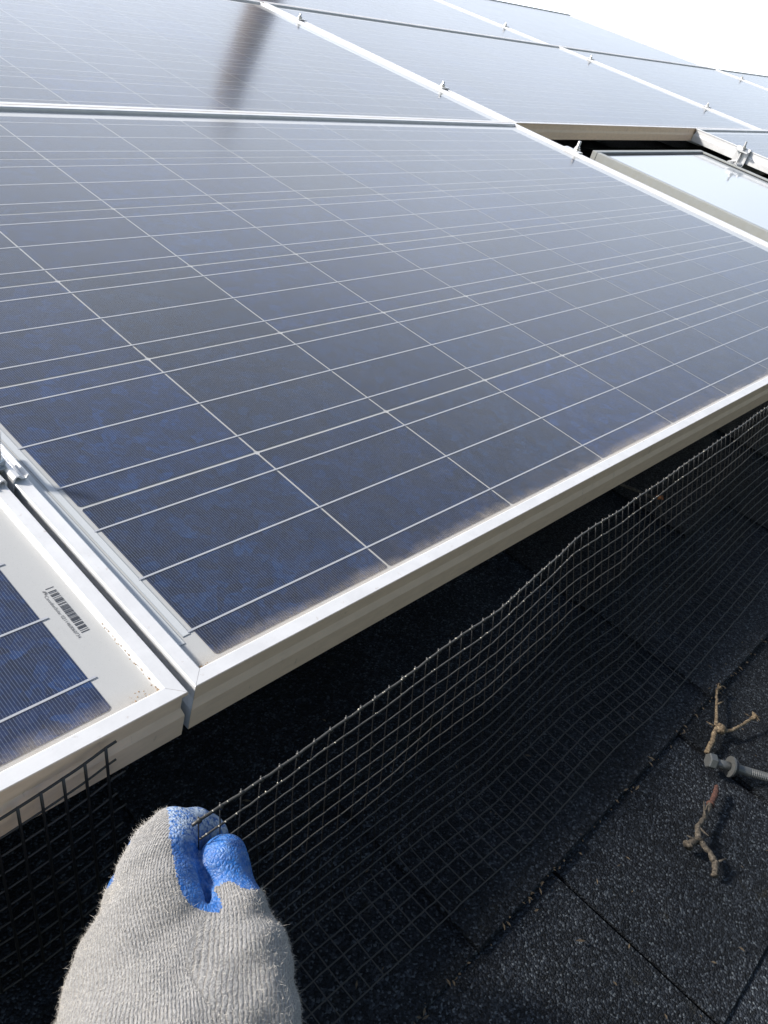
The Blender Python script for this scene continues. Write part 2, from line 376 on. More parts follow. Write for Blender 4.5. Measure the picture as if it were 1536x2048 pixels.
def module(loc, left_margin, label, ribbons=True):
    root = empty('solar_panel', Matrix.Identity(4))
    tag(root, label, 'solar panel', 'solar panels fixed in rows on the roof')
    fr = frame_mesh('frame'); fr.parent = root
    W2, H2 = PW / 2, PH / 2; zt = FH
    mb = MB(); i = .0095
    mb.box(-W2 + i, W2 - i, -H2 + i, H2 - i, zt - .0081, zt - .0062); bs = mb.build('backsheet', BACK, root)
    # cells
    cx0 = -W2 + left_margin; cy0 = -H2 + .0155; pu, pv = .158, .1586
    mb = MB(); tints = []
    for a in range(10):
        for b in range(6):
            x0 = cx0 + a * pu + .0008; x1 = cx0 + (a + 1) * pu - .0008; yb = cy0 + b * pv + .0013; yt = cy0 + (b + 1) * pv - .0013
            z = zt - .0058; c = .0016
            mb.add([(x0+c,yb,z),(x1-c,yb,z),(x1,yb+c,z),(x1,yt-c,z),(x1-c,yt,z),(x0+c,yt,z),(x0,yt-c,z),(x0,yb+c,z)], [tuple(range(8))])
            k = random.uniform(.72, 1.25); h = random.random()
            tints.append((k * (1.35 - .7 * h), k * (1.0 - .12 * abs(h - .5)), k * (.75 + .45 * h)))
    ce = mb.build('cells', CELL, root)
    ca = ce.data.color_attributes.new('tint', 'FLOAT_COLOR', 'CORNER')
    buf = np.array([(*t, 1.0) for t in tints for _ in range(8)], dtype=np.float32).ravel(); ca.data.foreach_set('color', buf)
    # busbars, three to a cell, one strip along every string
    mb = MB()
    for b in range(6):
        for q in (.0255, .0792, .1330):
            y = cy0 + b * pv + q
            mb.box(cx0 - .0035, cx0 + 10 * pu + .0035, y - .00072, y + .00072, zt - .0057, zt - .00545)
    mb.build('busbars', BUS, root)
    # ribbons joining the strings on the margins
    for s, sg in ((cx0, -1), (cx0 + 10 * pu, 1)):
        strips = []
        for b0 in ((0, 2, 4) if sg < 0 else (1, 3)):
            xa, xb = sorted((s + sg * .0028, s + sg * .0078)); strips.append((xa, xb, cy0 + b0 * pv + .024, cy0 + min(b0 + 1.86, 6) * pv))
        xa, xb = sorted((s + sg * .0098, s + sg * .0140))
        if sg < 0: strips.append((xa, xb, cy0 + .019, cy0 + 5.8 * pv))
        for xa, xb, ya, yb2 in strips:
            mb = MB(); mb.box(xa, xb, ya, yb2, zt - .0060, zt - .00575); rbn = mb.build('string_ribbon', RIB, root)
            me = MB()
            me.box(xa - .00018, xa + .00018, ya, yb2, zt - .0060, zt - .0056); me.box(xb - .00018, xb + .00018, ya, yb2, zt - .0060, zt - .0056)
            me.box(xa - .00018, xb + .00018, ya - .0003, ya, zt - .0060, zt - .0056)
            me.build('ribbon_edge', PENC, rbn)
    mb = MB(); mb.quad((-W2+.0100,-H2+.0100,zt-.0040), (W2-.0100,-H2+.0100,zt-.0040), (W2-.0100,H2-.0100,zt-.0040), (-W2+.0100,H2-.0100,zt-.0040))
    mb.build('glass', GLASS, root)
    return root
# the roof swells slightly towards the hip: each module is laid on that swell
def sag(u, v=0.0): return float(np.interp(u, [0, 1.6, 3.2, 4.0, 5.0, 6.2, 8.0], [0, 0, .0055, .0100, .0165, .0255, .037])) + float(np.interp(v, [.99, 1.98, 3.0], [0, .0045, .0055]))
def place(root, u0, v0):
    vm = v0 + PH / 2; s0, s1 = sag(u0, vm), sag(u0 + PW, vm)
    a = math.atan2(s1 - s0, PW); e = math.atan2(sag(u0, v0 + PH) - sag(u0, v0), PH)
    root.matrix_world = ROOF @ Matrix.Translation((u0 + PW / 2, v0 + PH / 2, (s0 + s1) / 2 - FH)) @ Matrix.Rotation(-a, 4, 'Y') @ Matrix.Rotation(e, 4, 'X')
main = module(None, .027, 'large dark blue solar panel filling the middle, raised wire mesh below its front edge')
place(main, -.027, -.0155)
left = module(None, .040, 'solar panel at lower left with barcode strip on its white margin')
place(left, -.0325 - PW, -.0163)
spots = [
 (1.634 - .0 + .0 - 1.663, .9838, 'solar panel just above the largest one, mirroring a brown pole'),
 (1.640, .9838, 'solar panel directly above the roof window'),
 (3.303, .9838, 'middle row solar panel right of the panel above the roof window'),
 (4.966, .9838, 'last middle row solar panel at the right, by the white sky'),
 (2.690, -.0155, 'solar panel at right edge, its pale side frame facing the roof window'),
 (-.090, 1.9838, 'top row solar panel behind the start of the brown pole reflection'),
 (1.572, 1.9838, 'top row solar panel second from the sky corner'),
 (3.235, 1.9838, 'top row solar panel at the upper corner against the white sky'),
 (-.0325 - PW, .9838, 'solar panel beyond the left edge, above the barcode panel'),
]
for u0, v0, lb in spots:
    c = copy_tree(main); c['label'] = lb; place(c, u0, v0)
place(main, -.027, -.0155)

# barcode strip on the left module, printed on the white margin
def lp(u, v): return (u - (-.0325 - PW / 2), v - (-.0163 + PH / 2))
mb = MB(); zt = FH - .0060
widths = '1 9 3121 2212 3121 3212 1213 2131 2113 1312 2211 3121 2131 2311 1212 2131 1123 2113'.split()
seq = []
rb = random.Random(5)
y = .1000; mb_lines = [(.0, .00035)]
pos = .0030
while pos < .0424:
    wd = rb.choice([.00026, .00026, .0005, .0006]); mb_lines.append((pos, wd)); pos += wd + rb.choice([.00045, .0006, .0008, .0012])
for p0, wd in mb_lines:
    a = lp(-.0558, .1002 - p0 - wd); c = lp(-.0505, .1002 - p0)
    mb.box(a[0], c[0], a[1], c[1], zt - .00005, zt + .00008)
bar = mb.build('barcode', INK, left)
def text_mesh(name, body, size, M, material, parent, xscale=1.0):
    cu = bpy.data.curves.new(name, 'FONT'); cu.body = body; cu.size = size; cu.extrude = .00004; cu.offset = -.00006; cu.align_x = 'LEFT'
    to = bpy.data.objects.new(name, cu); COL.objects.link(to); dg = bpy.context.evaluated_depsgraph_get()
    me = bpy.data.meshes.new_from_object(to.evaluated_get(dg)); bpy.data.objects.remove(to)
    o = bpy.data.objects.new(name, me); COL.objects.link(o); me.materials.clear(); me.materials.append(material)
    xs = [v.co.x for v in me.vertices]; s = xscale / (max(xs) - min(xs))
    for v in me.vertices: v.co.x = (v.co.x - min(xs)) * s
    me.transform(M); o.parent = parent; return o
a = lp(-.0594, .0950)
text_mesh('serial_number', 'CanadianSolar 0211460060734', .0030, Matrix.Translation((a[0], a[1], zt)) @ Matrix.Rotation(-math.pi / 2, 4, 'Z'), INK, left, .0400)
mb = MB(); a = lp(-.0582, .0974)
for k in range(9):                                # small sun emblem of radiating strokes
    q = math.pi * (k / 8.0) ; ca_, sa_ = math.cos(q), math.sin(q)
    for r0, r1, wd in ((.0006, .0019, .00016),):
        p = np.array([a[0], a[1]]); d = np.array([sa_, ca_]); e = np.array([-d[1], d[0]]) * wd
        A, B = p + d * r0, p + d * r1
        mb.add([(*(A - e * .5), zt + .0001), (*(B - e * 1.3), zt + .0001), (*(B + e * 1.3), zt + .0001), (*(A + e * .5), zt + .0001)], [(0, 1, 2, 3)])
mb.build('sun_emblem', INK, left)
# dirt wedged in the lower right corner of the left module and the lower left corner of the main one
DIRT, n_, b_ = mat('caked_dirt'); L(n_, ramp(n_, noise(n_, coords(n_), 800, 4, .7), [(.35, (.16, .09, .045)), (.7, (.42, .32, .20))]), b_.inputs['Base Color']); b_.inputs['Roughness'].default_value = .95
def dirt(root, x0, x1, y0_, y1_, nn, zz):
    mb = MB()
    for _ in range(nn):
        t = rng.random(); x = x0 + (x1 - x0) * rng.random() ** 2; yv = y0_ + (y1_ - y0_) * rng.random() ** 2; r = .0002 + .0005 * rng.random()
        vs = [(x + r * math.cos(k * 1.05) * (0.7 + .5 * rng.random()), yv + r * math.sin(k * 1.05), zz) for k in range(6)] + [(x, yv, zz + r * .8)]
        mb.add(vs, [(k, (k + 1) % 6, 6) for k in range(6)])
    mb.build('corner_dirt', DIRT, root)
dirt(left, PW/2-.0106, PW/2-.030, -PH/2+.0106, -PH/2+.020, 26, FH-.0038)
dirt(left, PW/2-.0106, PW/2-.0125, -PH/2+.0106, -PH/2+.075, 40, FH-.0038)
dirt(main, -PW/2+.0106, -PW/2+.020, -PH/2+.0106, -PH/2+.0135, 60, FH-.0038)

# ------------------------------------------------------------------ rails and feet under the modules
def rail(u0, u1, v, z, label):
    mb = MB(); n0 = 24
    xs = np.linspace(u0, u1, n0)
    prof = [(-.018,-.040),(.018,-.040),(.018,-.004),(.014,0),(.006,0),(.006,-.010),(-.006,-.010),(-.006,0),(-.014,0),(-.018,-.004)]
    P = len(prof); vs = []
    for x in xs:
        for a, b in prof: vs.append((x, v + a, z + sag(x) + b))
    fs = [(i*P+k, i*P+(k+1) % P, (i+1)*P+(k+1) % P, (i+1)*P+k) for i in range(n0-1) for k in range(P)]
    fs += [tuple(range(P-1, -1, -1)), tuple(range((n0-1)*P, n0*P))]
    mb.add(vs, fs); o = mb.build('mounting_rail', ALU, None, ROOF); tag(o, label, 'rail', 'aluminium rails under the panels'); 
    f = MB(); x = u0 + .25
    while x < u1:
        f = MB(); f.box(x - .02, x + .02, v + .019, v + .025, W_R, z + sag(x) - .006); f.box(x - .02, x + .02, v + .025, v + .075, W_R + .001, W_R + .007); x += 1.2
        fo = f.build('foot', ALU, o); fo.matrix_parent_inverse = Matrix.Identity(4)
    return o
ZR = -FH - .0005
rail(-1.6, 1.668, .205, ZR, 'aluminium rail under the near row, lower, left of the roof window')
rail(-1.6, 1.668, .800, ZR, 'aluminium rail under the near row, upper, ending beside the roof window')
rail(2.640, 4.4, .205, ZR, 'aluminium rail under the right edge panel, lower')
rail(2.640, 4.4, .800, ZR, 'short aluminium rail end poking out by the roof window')
rail(-1.6, 6.6, 1.235, ZR, 'aluminium rail under the middle row, lower'); rail(-1.6, 6.6, 1.810, ZR, 'aluminium rail under the middle row, upper')
rail(-1.6, 4.85, 2.24, ZR, 'aluminium rail under the top row, lower'); rail(-1.6, 4.85, 2.78, ZR, 'aluminium rail under the top row, upper')

# ------------------------------------------------------------------ clamps
def hexprism(mb, c, r, h, axis='z', rot=0.0, seg=6):
    cx_, cy_, cz_ = c; ch = .15 * r
    rings = [(0, r), (h - ch, r), (h, r - ch)]; vs = []
    for z, rr in rings:
        for k in range(seg):
            q = 2 * math.pi * k / seg + rot; p = (rr * math.cos(q), rr * math.sin(q), z)
            vs.append((cx_ + p[0], cy_ + p[1], cz_ + p[2]) if axis == 'z' else (cx_ + p[2], cy_ + p[0], cz_ + p[1]))
    fs = [tuple(range(seg - 1, -1, -1)), tuple(range(2 * seg, 3 * seg))]
    for j in range(2):
        for k in range(seg): fs.append((j*seg+k, j*seg+(k+1) % seg, (j+1)*seg+(k+1) % seg, (j+1)*seg+k))
    mb.add(vs, fs)
def extrude_profile(mb, pts, y0_, y1_):            # open polyline with thickness, extruded along y
    th = .0014; pts = [np.array(p, float) for p in pts]; N = len(pts); up = []; dn = []
    for i, p in enumerate(pts):
        t = pts[min(i+1, N-1)] - pts[max(i-1, 0)]; t /= np.linalg.norm(t); nn = np.array([-t[1], t[0]])
        up.append(p + nn * th / 2); dn.append(p - nn * th / 2)
    loop = up + dn[::-1]; K = len(loop)
    vs = [(q[0], y, q[1]) for y in (y0_, y1_) for q in loop]
    fs = [(i, (i+1) % K, K + (i+1) % K, K + i) for i in range(K)]
    for i in range(N - 1):
        a, b, c, d = i, i + 1, K - 2 - i, K - 1 - i
        fs += [(a, b, c, d), (K + d, K + c, K + b, K + a)]
    mb.add(vs, fs)
def stud(root, z0, z1, r=.004, y=0.0, x=0.0):
    mb = MB(); pts = []; rs = []; k = 0; z = z0
    while z < z1: pts.append((x, y, z)); rs.append(r * (1.0 if k % 2 else .88)); z += .0009; k += 1
    mb.tube(pts, rs, 10); mb.build('stud', STEEL, root, smooth_=False)
    mb = MB(); mb.tube([(x, y, .0026), (x, y, .0042)], .0080, 20); mb.build('washer', STEEL, root)
    mb = MB(); hexprism(mb, (x, y, .0043), .0062, .0050, rot=.4); mb.build('nut', STEEL, root)
def mid_clamp(w2, name='mid_clamp', tall=.032, ln=.020, detailed=True):
    root = empty(name, Matrix.Identity(4)); g = w2
    mb = MB()
    # m-shaped extrusion: flange, bead, channel dropping into the gap, bead, flange
    pts = [(-g-.0105,.0040),(-g-.0085,.0013),(-g-.0055,.0022),(-g-.0035,.0044),(-g-.0013,.0044),(-g+.0001,.0024),(-g+.0004,-.004),(-g+.0008,-.0105),
           (g-.0008,-.0105),(g-.0004,-.004),(g-.0001,.0024),(g+.0013,.0044),(g+.0035,.0044),(g+.0055,.0022),(g+.0085,.0013),(g+.0105,.0040)] if detailed else \
          [(-g-.0125,.0014),(-g-.004,.0020),(-g,.0024),(g,.0024),(g+.004,.0020),(g+.0125,.0014)]
    extrude_profile(mb, pts, -ln, ln); mb.build('clamp_body', ALU, root)
    stud(root, -.05, tall, r=.0035)
    return root
GRP = 'mid clamps bolting neighbouring panels down'
c0 = mid_clamp(.0029); tag(c0, 'silver clamp with curled edges and washer, gripping the barcode panel', 'clamp', GRP)
c0.matrix_world = T(-.0298, .2160, 0.0)
proto = mid_clamp(.004, detailed=False, tall=.016, ln=.013)
def place_obj(o, u, v, dz=0): o.matrix_world = T(u, v, sag(u, v) + dz)
cl = [(1.636, 1.235, 'lower clamp on the white seam beside the brown reflection'), (1.636, 1.810, 'upper clamp on the white seam beside the brown reflection'),
      (3.300, 1.235, 'clamp right of the roof window on the middle row seam, lower'), (3.300, 1.810, 'clamp near the crossing of the far seams, middle row'),
      (3.232, 2.24, 'clamp on the top row seam nearest the sky corner'),
      (4.963, 1.810, 'farthest clamp, small, under the white sky at the right')]
tag(proto, cl[0][2], 'clamp', GRP)
for k, (u, v, lb) in enumerate(cl):
    o = proto if k == 0 else copy_tree(proto); o['label'] = lb; place_obj(o, u, v)
# end clamps either side of the roof window
def end_clamp(side, label, k=1.0):
    root = empty('end_clamp', Matrix.Identity(4)); s = side; mb = MB()
    pts = [(-.012*s, .0016), (0, .0022), (.004*s, .0022), (.0055*s, -.002), (.0055*s, -.040*k), (.020*s, -.0445*k)]
    if s < 0: pts = pts[::-1]
    extrude_profile(mb, pts, -.022, .022); mb.box(min(.0045*s, .022*s), max(.0045*s, .022*s), -.022, .022, -.010, -.006)
    mb.build('clamp_body', ALU, root)
    stud(root, -.055, .022, x=.0125*s)
    tag(root, label, 'clamp', 'end clamps on the open panel edges'); return root
e = end_clamp(1, 'end clamp with upright bolt on the big panel edge left of the roof window'); e.matrix_world = T(1.632, .800, 0)
e = end_clamp(-1, 'bright end clamp with bolt on the frame right of the roof window', 1.2); e.matrix_world = T(2.688, .800, sag(2.69) + .001)

# ------------------------------------------------------------------ roof window in the gap
def skylight():
    root = empty('roof_window', T(2.22, .2, W_R))
    tag(root, 'roof window with pale sky-mirroring pane and grey metal frame, between the panels', 'roof window')
    Mi = Matrix.Translation((-2.22, -.2, -W_R))
    x0, x1, ya, yb, zt = 1.880, 2.560, -.45, .885, -.030
    SK = alu_material('grey_cladding', (.34, .36, .36), .42, .3, (.30, .28, .20), metallic=.25)
    mb = MB(); t = .016
    for (a, b, c, d) in ((x0, x1, yb - t, yb), (x0, x1, ya, ya + t), (x0, x0 + t, ya + t, yb - t), (x1 - t, x1, ya + t, yb - t)):
        mb.box(a, b, c, d, zt - .030, zt, .0015)
    f = mb.build('sash_frame', SK, root); f.data.transform(Mi)
    mb = MB(); mb.box(x0 - .010, x1 + .010, ya - .01, yb + .010, W_R - .004, zt - .032, .002)
    mb.box(x0 - .13, x0 - .011, ya - .05, yb + .06, W_R + .0035, W_R + .006)
    c = mb.build('curb', alu_material('sand_cladding', (.47, .47, .42), .5, .3, (.34, .32, .25), metallic=.1), root); c.data.transform(Mi)
    G, n, b = mat('window_glass'); b.inputs['Base Color'].default_value = (.42, .46, .50, 1); b.inputs['Roughness'].default_value = .06; b.inputs['IOR'].default_value = 1.6
    bump(n, noise(n, coords(n), 3, 2), .08, .002, b)
    mb = MB(); mb.box(x0 + t, x1 - t, ya + t, yb - t, zt - .014, zt - .006); p = mb.build('pane', G, root); p.data.transform(Mi)
    mb = MB(); s = .006
    for (a, b_, c_, d) in ((x0+t, x1-t, yb-t-s, yb-t), (x0+t, x0+t+s, ya+t, yb-t-s), (x1-t-s, x1-t, ya+t, yb-t-s)):
        mb.box(a, b_, c_, d, zt - .0058, zt - .0035)
    q = mb.build('seal', DARKPLASTIC, root); q.data.transform(Mi)
skylight()

# ------------------------------------------------------------------ wire mesh held up by the hand
PIT = .0127                                      # half inch squares
def interp(x, xs, ys): return float(np.interp(x, xs, ys))
UV_ = [-.10, 0, .106, .178, .31, .40, .60, .76, .85, 1.5]
V0 = [-.126, -.127, -.1305, -.1345, -.1300, -.1335, -.125, -.1165, -.1145, -.110]
UL_ = [-0.0811, -0.0516, -0.0252, 0.0016, 0.0281, 0.0558, 0.0829, 0.1192, 0.185, 0.2687, 0.2986, 0.3347, 0.3515, 0.3791, 0.4213, 0.4758, 0.5276, 0.582, 0.6481, 0.6976, 0.7955, 1.5]
LEAN = [11.98, 12.1, 12.21, 12.43, 12.9, 13.56, 14.52, 16.35, 18.95, 20.97, 22.24, 23.56, 24.76, 25.66, 26.14, 25.89, 25.46, 25.29, 24.7, 24.12, 24.59, 24.59]
def mesh_pt(u, s, top=13, wobble=1.0):
    """s in squares: 0 = selvage at the top, 13 = fold, 17 = free edge lying on the shingles"""
    lean = math.radians(sum(interp(u + q_ * .014, UL_, LEAN) for q_ in range(-5, 6)) / 11); v0 = interp(u, UV_, V0)
    Rb = .0075; ang = math.pi / 2 - lean; arc = Rb * ang
    d = (top - s) * PIT; half = arc / 2; z0 = W_R + .0042; tn_ = Rb * math.tan(ang / 2)
    if d <= -half: v = v0 + (d + half) - tn_; z = z0
    elif d < half:
        q = (d + half) / arc * ang; v = v0 - tn_ + Rb * math.sin(q); z = z0 + Rb * (1 - math.cos(q))
    else:
        l = d - half; v = v0 - tn_ + Rb * math.sin(ang) + math.cos(ang) * l; z = z0 + Rb * (1 - math.cos(ang)) + math.sin(ang) * l
    if d > 0: v += wobble * (.0006 * math.sin(u * 23 + s * .8) + .0003 * math.sin(u * 61 + 1.3 * s)) * min(1, d / .04)
    else: z += .0006 * (1 + math.sin(u * 17 + s))
    return np.array([u, v, z])
mb = MB(); UL = -0.0816; UR = 1.35
us = np.arange(UL, UR, PIT)
fine = np.linspace(UL, UR, 230)
for s in range(18):
    r = .00090 if s == 0 else (.00066 if s == 1 else .00050)
    ju = rng.normal(0, .00013, len(fine))
    pts = [mesh_pt(u, s) + np.array([0, ju[k], ju[-k]]) for k, u in enumerate(fine)]
    if s == 0: pts = [mesh_pt(UL - .004, 0)] + pts
    mb.tube(pts, r, 6)
steps = list(np.arange(-.12, 12.01, 1.0)) + list(np.arange(12.4, 13.7, .15)) + [14, 15, 16, 17.05]
for k, u in enumerate(us):
    ph = rng.normal(0, .0004)
    pts = [mesh_pt(u + ph * math.sin(s * .9 + k), s) + np.array([0, .0008, 0.0004]) for s in steps]
    mb.tube(pts, .00040, 5)
    # weld blob where the upright meets the selvage
    p = mesh_pt(u, 0); mb.tube([p + (0, .0, -.0010), p + (0, 0, .0002), p + (0, .0004, .0016)], [.0013, .0015, .0006], 7)
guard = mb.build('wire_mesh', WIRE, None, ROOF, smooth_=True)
tag(guard, 'black square wire mesh held up by the gloved hand, folded onto the shingles', 'wire mesh')
# specks of grit caught on the top wires
GRIT, n_, b_ = mat('pale_grit'); b_.inputs['Base Color'].default_value = (.55, .52, .44, 1); b_.inputs['Roughness'].default_value = .8
mb = MB()
for _ in range(170):
    s = 0 if rng.random() < .55 else 1; u = UL + rng.random() ** 1.2 * 1.0; p = mesh_pt(u, s) + np.array([0, rng.normal(0, .0003), .0009]); r = .0002 + .0004 * rng.random()
    o = len(mb.v); mb.add([p + (r,0,0), p + (0,r,0), p - (r,0,0), p - (0,r,0), p + (0,0,r), p - (0,0,r)], [(0,1,4),(1,2,4),(2,3,4),(3,0,4),(1,0,5),(2,1,5),(3,2,5),(0,3,5)])
mb.build('grit', GRIT, guard)

# second strip already tucked against the left module
mb = MB()
def mesh2(u, s):
    d = s * PIT; v = -.0192 - .22 * d - .0006 * math.sin(u * 40); z = float(np.interp(u, [-.62, -.145, -.10, -.083], [-.021, -.018, -.010, -.0050])) - .95 * d
    return np.array([u, v, max(z, W_R + .004)])
ul = np.linspace(-.62, -.0800, 90)
for s in range(0, 11):
    e_ = [0, -.001, .004, -.002, .003, 0, .002, -.003, .001, 0, 0][s]
    mb.tube([mesh2(u + e_, s) for u in ul], .0007 if s else .0009, 6)
u = -.0865
while u > -.62:
    mb.tube([mesh2(u, s) + np.array([0, -.0006, 0]) for s in np.arange(-.1, 10.2, 1.0)], .00085, 6); u -= .0120
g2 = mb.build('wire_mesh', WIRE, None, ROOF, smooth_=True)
tag(g2, 'black wire mesh strip already fixed against the barcode panel front', 'wire mesh')

# ------------------------------------------------------------------ debris on the shingles
def bark(name, stops, sc_=400):
    M, n, b = mat(name); L(n, ramp(n, noise(n, coords(n, (1, 1, 1)), sc_, 5, .75), stops), b.inputs['Base Color']); b.inputs['Roughness'].default_value = .85
    bump(n, noise(n, coords(n), sc_ * 1.5, 4), .7, .0008, b); return M
TW1 = bark('dry_bark', [(.36, (.035, .023, .014)), (.5, (.12, .088, .053)), (.68, (.30, .24, .155))])
TW2 = bark('grey_bark', [(.38, (.025, .021, .016)), (.52, (.075, .063, .048)), (.7, (.17, .145, .115))])
RED = bark('reddish_bark', [(.35, (.04, .018, .013)), (.6, (.10, .045, .033))])
zr = W_R + .0052
def up(u, v, h=0): return np.array([u, v, zr + h])
def branch(mb, pts, rs, jit=.0006, seg=9):
    P = []; R_ = []
    for i in range(len(pts) - 1):
        for t in np.linspace(0, 1, 7)[:-1]:
            P.append(np.array(pts[i]) * (1 - t) + np.array(pts[i+1]) * t + rng.normal(0, jit * .4, 3)); R_.append((rs[i] * (1 - t) + rs[i+1] * t) * .62 * (1 + rng.normal(0, .07)))
    P.append(np.array(pts[-1])); R_.append(rs[-1]); mb.tube(P, R_, seg)
mb = MB()
branch(mb, [up(.385,-.2385,.001), up(.400,-.236,.003), up(.4185,-.2310,.004), up(.446,-.2185,.004), up(.466,-.2100,.003), up(.472,-.2100,.004)], [.0040,.0042,.0032,.0021,.0019,.0030])
branch(mb, [up(.414,-.2330,.004), up(.428,-.2430,.005), up(.4425,-.2462,.006), up(.456,-.2490,.008), up(.461,-.2500,.010)], [.0030,.0026,.0022,.0024,.0042])
mb.tube([up(.4165,-.2320,.002), up(.4205,-.2350,.0045), up(.4235,-.2370,.006)], [.0026, .0058, .0026], 10)
for b0_, d0_ in (((.4185,-.2310,.004),(-.006,.009,.003)), ((.446,-.2185,.004),(.009,-.003,.002))):
    q0 = up(*b0_); mb.tube([q0, q0 + np.array(d0_) * .5, q0 + np.array(d0_)], [.0013, .0008, .0003], 6)
for q_ in range(16):
    c_ = [(.472,-.2100), (.461,-.2500)][q_ % 2]; e_ = rng.normal(0, .0035, 3); p_ = up(c_[0], c_[1], .003 + .007 * (q_ % 2)); mb.tube([p_, p_ + e_ * .6, p_ + e_ * np.array([1.2, 1.2, .6])], [.0009, .0006, .0002], 5)
t1 = mb.build('forked_twig', TW1, None, ROOF, True and False); t1.data.polygons.foreach_set('use_smooth', [True] * len(t1.data.polygons))
tag(t1, 'pale dry Y-shaped twig touching the bolt head on the shingles', 'twig')
mb = MB()
branch(mb, [up(.3335,-.2655,.003), up(.316,-.2680,.003), up(.302,-.2680,.004), up(.2895,-.2745,.004)], [.0034,.0032,.0034,.0046])
branch(mb, [up(.292,-.2735,.004), up(.289,-.2850,.004), up(.285,-.2930,.003), up(.2760,-.2975,.001)], [.0042,.0033,.0046,.0030])
branch(mb, [up(.291,-.2730,.004), up(.2795,-.2705,.003)], [.0040,.0046])
for b0_, d0_ in (((.316,-.268,.004),(.010,.008,.004)), ((.2895,-.2745,.004),(-.006,.009,.003)), ((.285,-.293,.003),(.009,-.004,.003)), ((.302,-.268,.004),(-.004,-.010,.004))):
    q0 = up(*b0_); mb.tube([q0, q0 + np.array(d0_) * .5, q0 + np.array(d0_)], [.0015, .0009, .0003], 6)
t2 = mb.build('forked_twig', TW2, None, ROOF); t2.data.polygons.foreach_set('use_smooth', [True] * len(t2.data.polygons))
mb = MB(); branch(mb, [up(.3570,-.2610,.002), up(.348,-.2640,.003), up(.3335,-.2655,.003)], [.0028,.0042,.0036])
r_ = mb.build('red_bud_end', RED, t2, None, True); r_.matrix_parent_inverse = Matrix.Identity(4)
tag(t2, 'grey knobbly forked twig with reddish end, below the bolt', 'twig')
mb = MB(); branch(mb, [up(.690,.046,.003), up(.705,.018,.003), up(.712,-.004,.004)], [.0028,.0034,.0036]); branch(mb, [up(.712,-.004,.004), up(.700,-.018,.003), up(.690,-.030,.002)], [.003,.0022,.0014])
t3 = mb.build('straight_twig', TW2, None, ROOF, True)
mb = MB(); branch(mb, [up(.7135,-.0045,.006), up(.720,-.010,.007)], [.0050,.0034]); q = mb.build('orange_tip', bark('orange_bark', [(.3, (.30, .06, .02)), (.6, (.62, .22, .06))]), t3, None, True); q.matrix_parent_inverse = Matrix.Identity(4)
tag(t3, 'twig with orange tip lying in the dark behind the wire mesh', 'twig')
# lag bolt lying on its washer
root = empty('lag_bolt', T(.371, -.2440, W_R + .004)); tag(root, 'grey hex head screw with washer lying on the shingles at right', 'screw')
a = np.array([.3705, -.2430, zr + .0075]); b = np.array([.4200, -.3070, zr + .0048]); dr = (b - a) / np.linalg.norm(b - a)
def along(d): return tuple(a + dr * d - np.array([.371, -.2440, W_R + .004]))
mb = MB(); mb.tube([along(-.0005), along(.0005), along(.0058), along(.0068)], [.0060, .0068, .0068, .0062], 6); mb.build('hex_head', GALV, root)
mb = MB(); mb.tube([along(.0068), along(.0235)], .0037, 16); mb.build('shank', GALV, root, smooth_=True)
mb = MB(); mb.tube([along(.0205), along(.0222)], .0092, 28); mb.build('washer', GALV, root)
mb = MB(); mb.tube([along(.0223), along(.0252)], .0080, 24); mb.build('rubber_washer', DARKPLASTIC, root)
mb = MB(); P = []; R_ = []; d = .0235; k = 0
while d < .078: P.append(along(d)); R_.append((.0041 if k % 2 else .0035) if d > .038 else .0040); d += .0009 if d > .038 else .0012; k += 1
mb.tube(P, R_, 14); mb.build('thread', GALV, root)
# loose bits: leaf crumbs and grit, uncountable
mb = MB()
for _ in range(300):
    u = rng.uniform(-.15, .8); v = rng.uniform(-.42, .0); r = rng.uniform(.0003, .0011); 
    if rng.random() < .4: v = -.2115 + rng.normal(0, .0018)
    p = np.array([u, v, W_R + .0038]); q = rng.random() * 6.28; c_, s_ = math.cos(q), math.sin(q); l = r * rng.uniform(1, 4)
    mb.add([p + (c_*l, s_*l, 0), p + (-s_*r, c_*r, .0004), p - (c_*l, s_*l, 0), p + (s_*r, -c_*r, .0003)], [(0, 1, 2, 3)])
tag(mb.build('leaf_crumbs', bark('leaf_crumb', [(.3, (.035, .024, .014)), (.7, (.13, .098, .058))], 200), None, ROOF), 'dry crumbs and grit scattered over the shingles', kind='stuff')

# ------------------------------------------------------------------ utility pole beyond the house (mirrored in the glass)
def mirrored(px, py, Ld):
    d = RC.T @ np.array([(px - 768) / 1649.79, (py - 1024) / 1649.79, 1.0]); d /= np.linalg.norm(d)
    s = (0 - CAM[2]) / d[2]; X = CAM + s * d; d[2] *= -1; return ROOF @ Vector(X + d * Ld)
top = mirrored(446, 226, 9.0)
WOOD, n_, b_ = mat('weathered_pole_wood'); L(n_, ramp(n_, noise(n_, coords(n_, (14, 14, .7)), 3, 6, .7), [(.3, (.13, .09, .065)), (.7, (.27, .20, .15))]), b_.inputs['Base Color']); b_.inputs['Roughness'].default_value = .9
root = empty('utility_pole', Matrix.Translation((top.x, top.y, -3.2))); tag(root, 'brown wooden utility pole behind the house, seen as a dark streak in the glass', 'pole')
hh = top.z + 3.2
mb = MB(); mb.tube([(0,0,0), (0,0,hh*.5), (0,0,hh-.02), (0,0,hh)], [.20, .17, .150, .135], 24); mb.build('post', WOOD, root, smooth_=True)

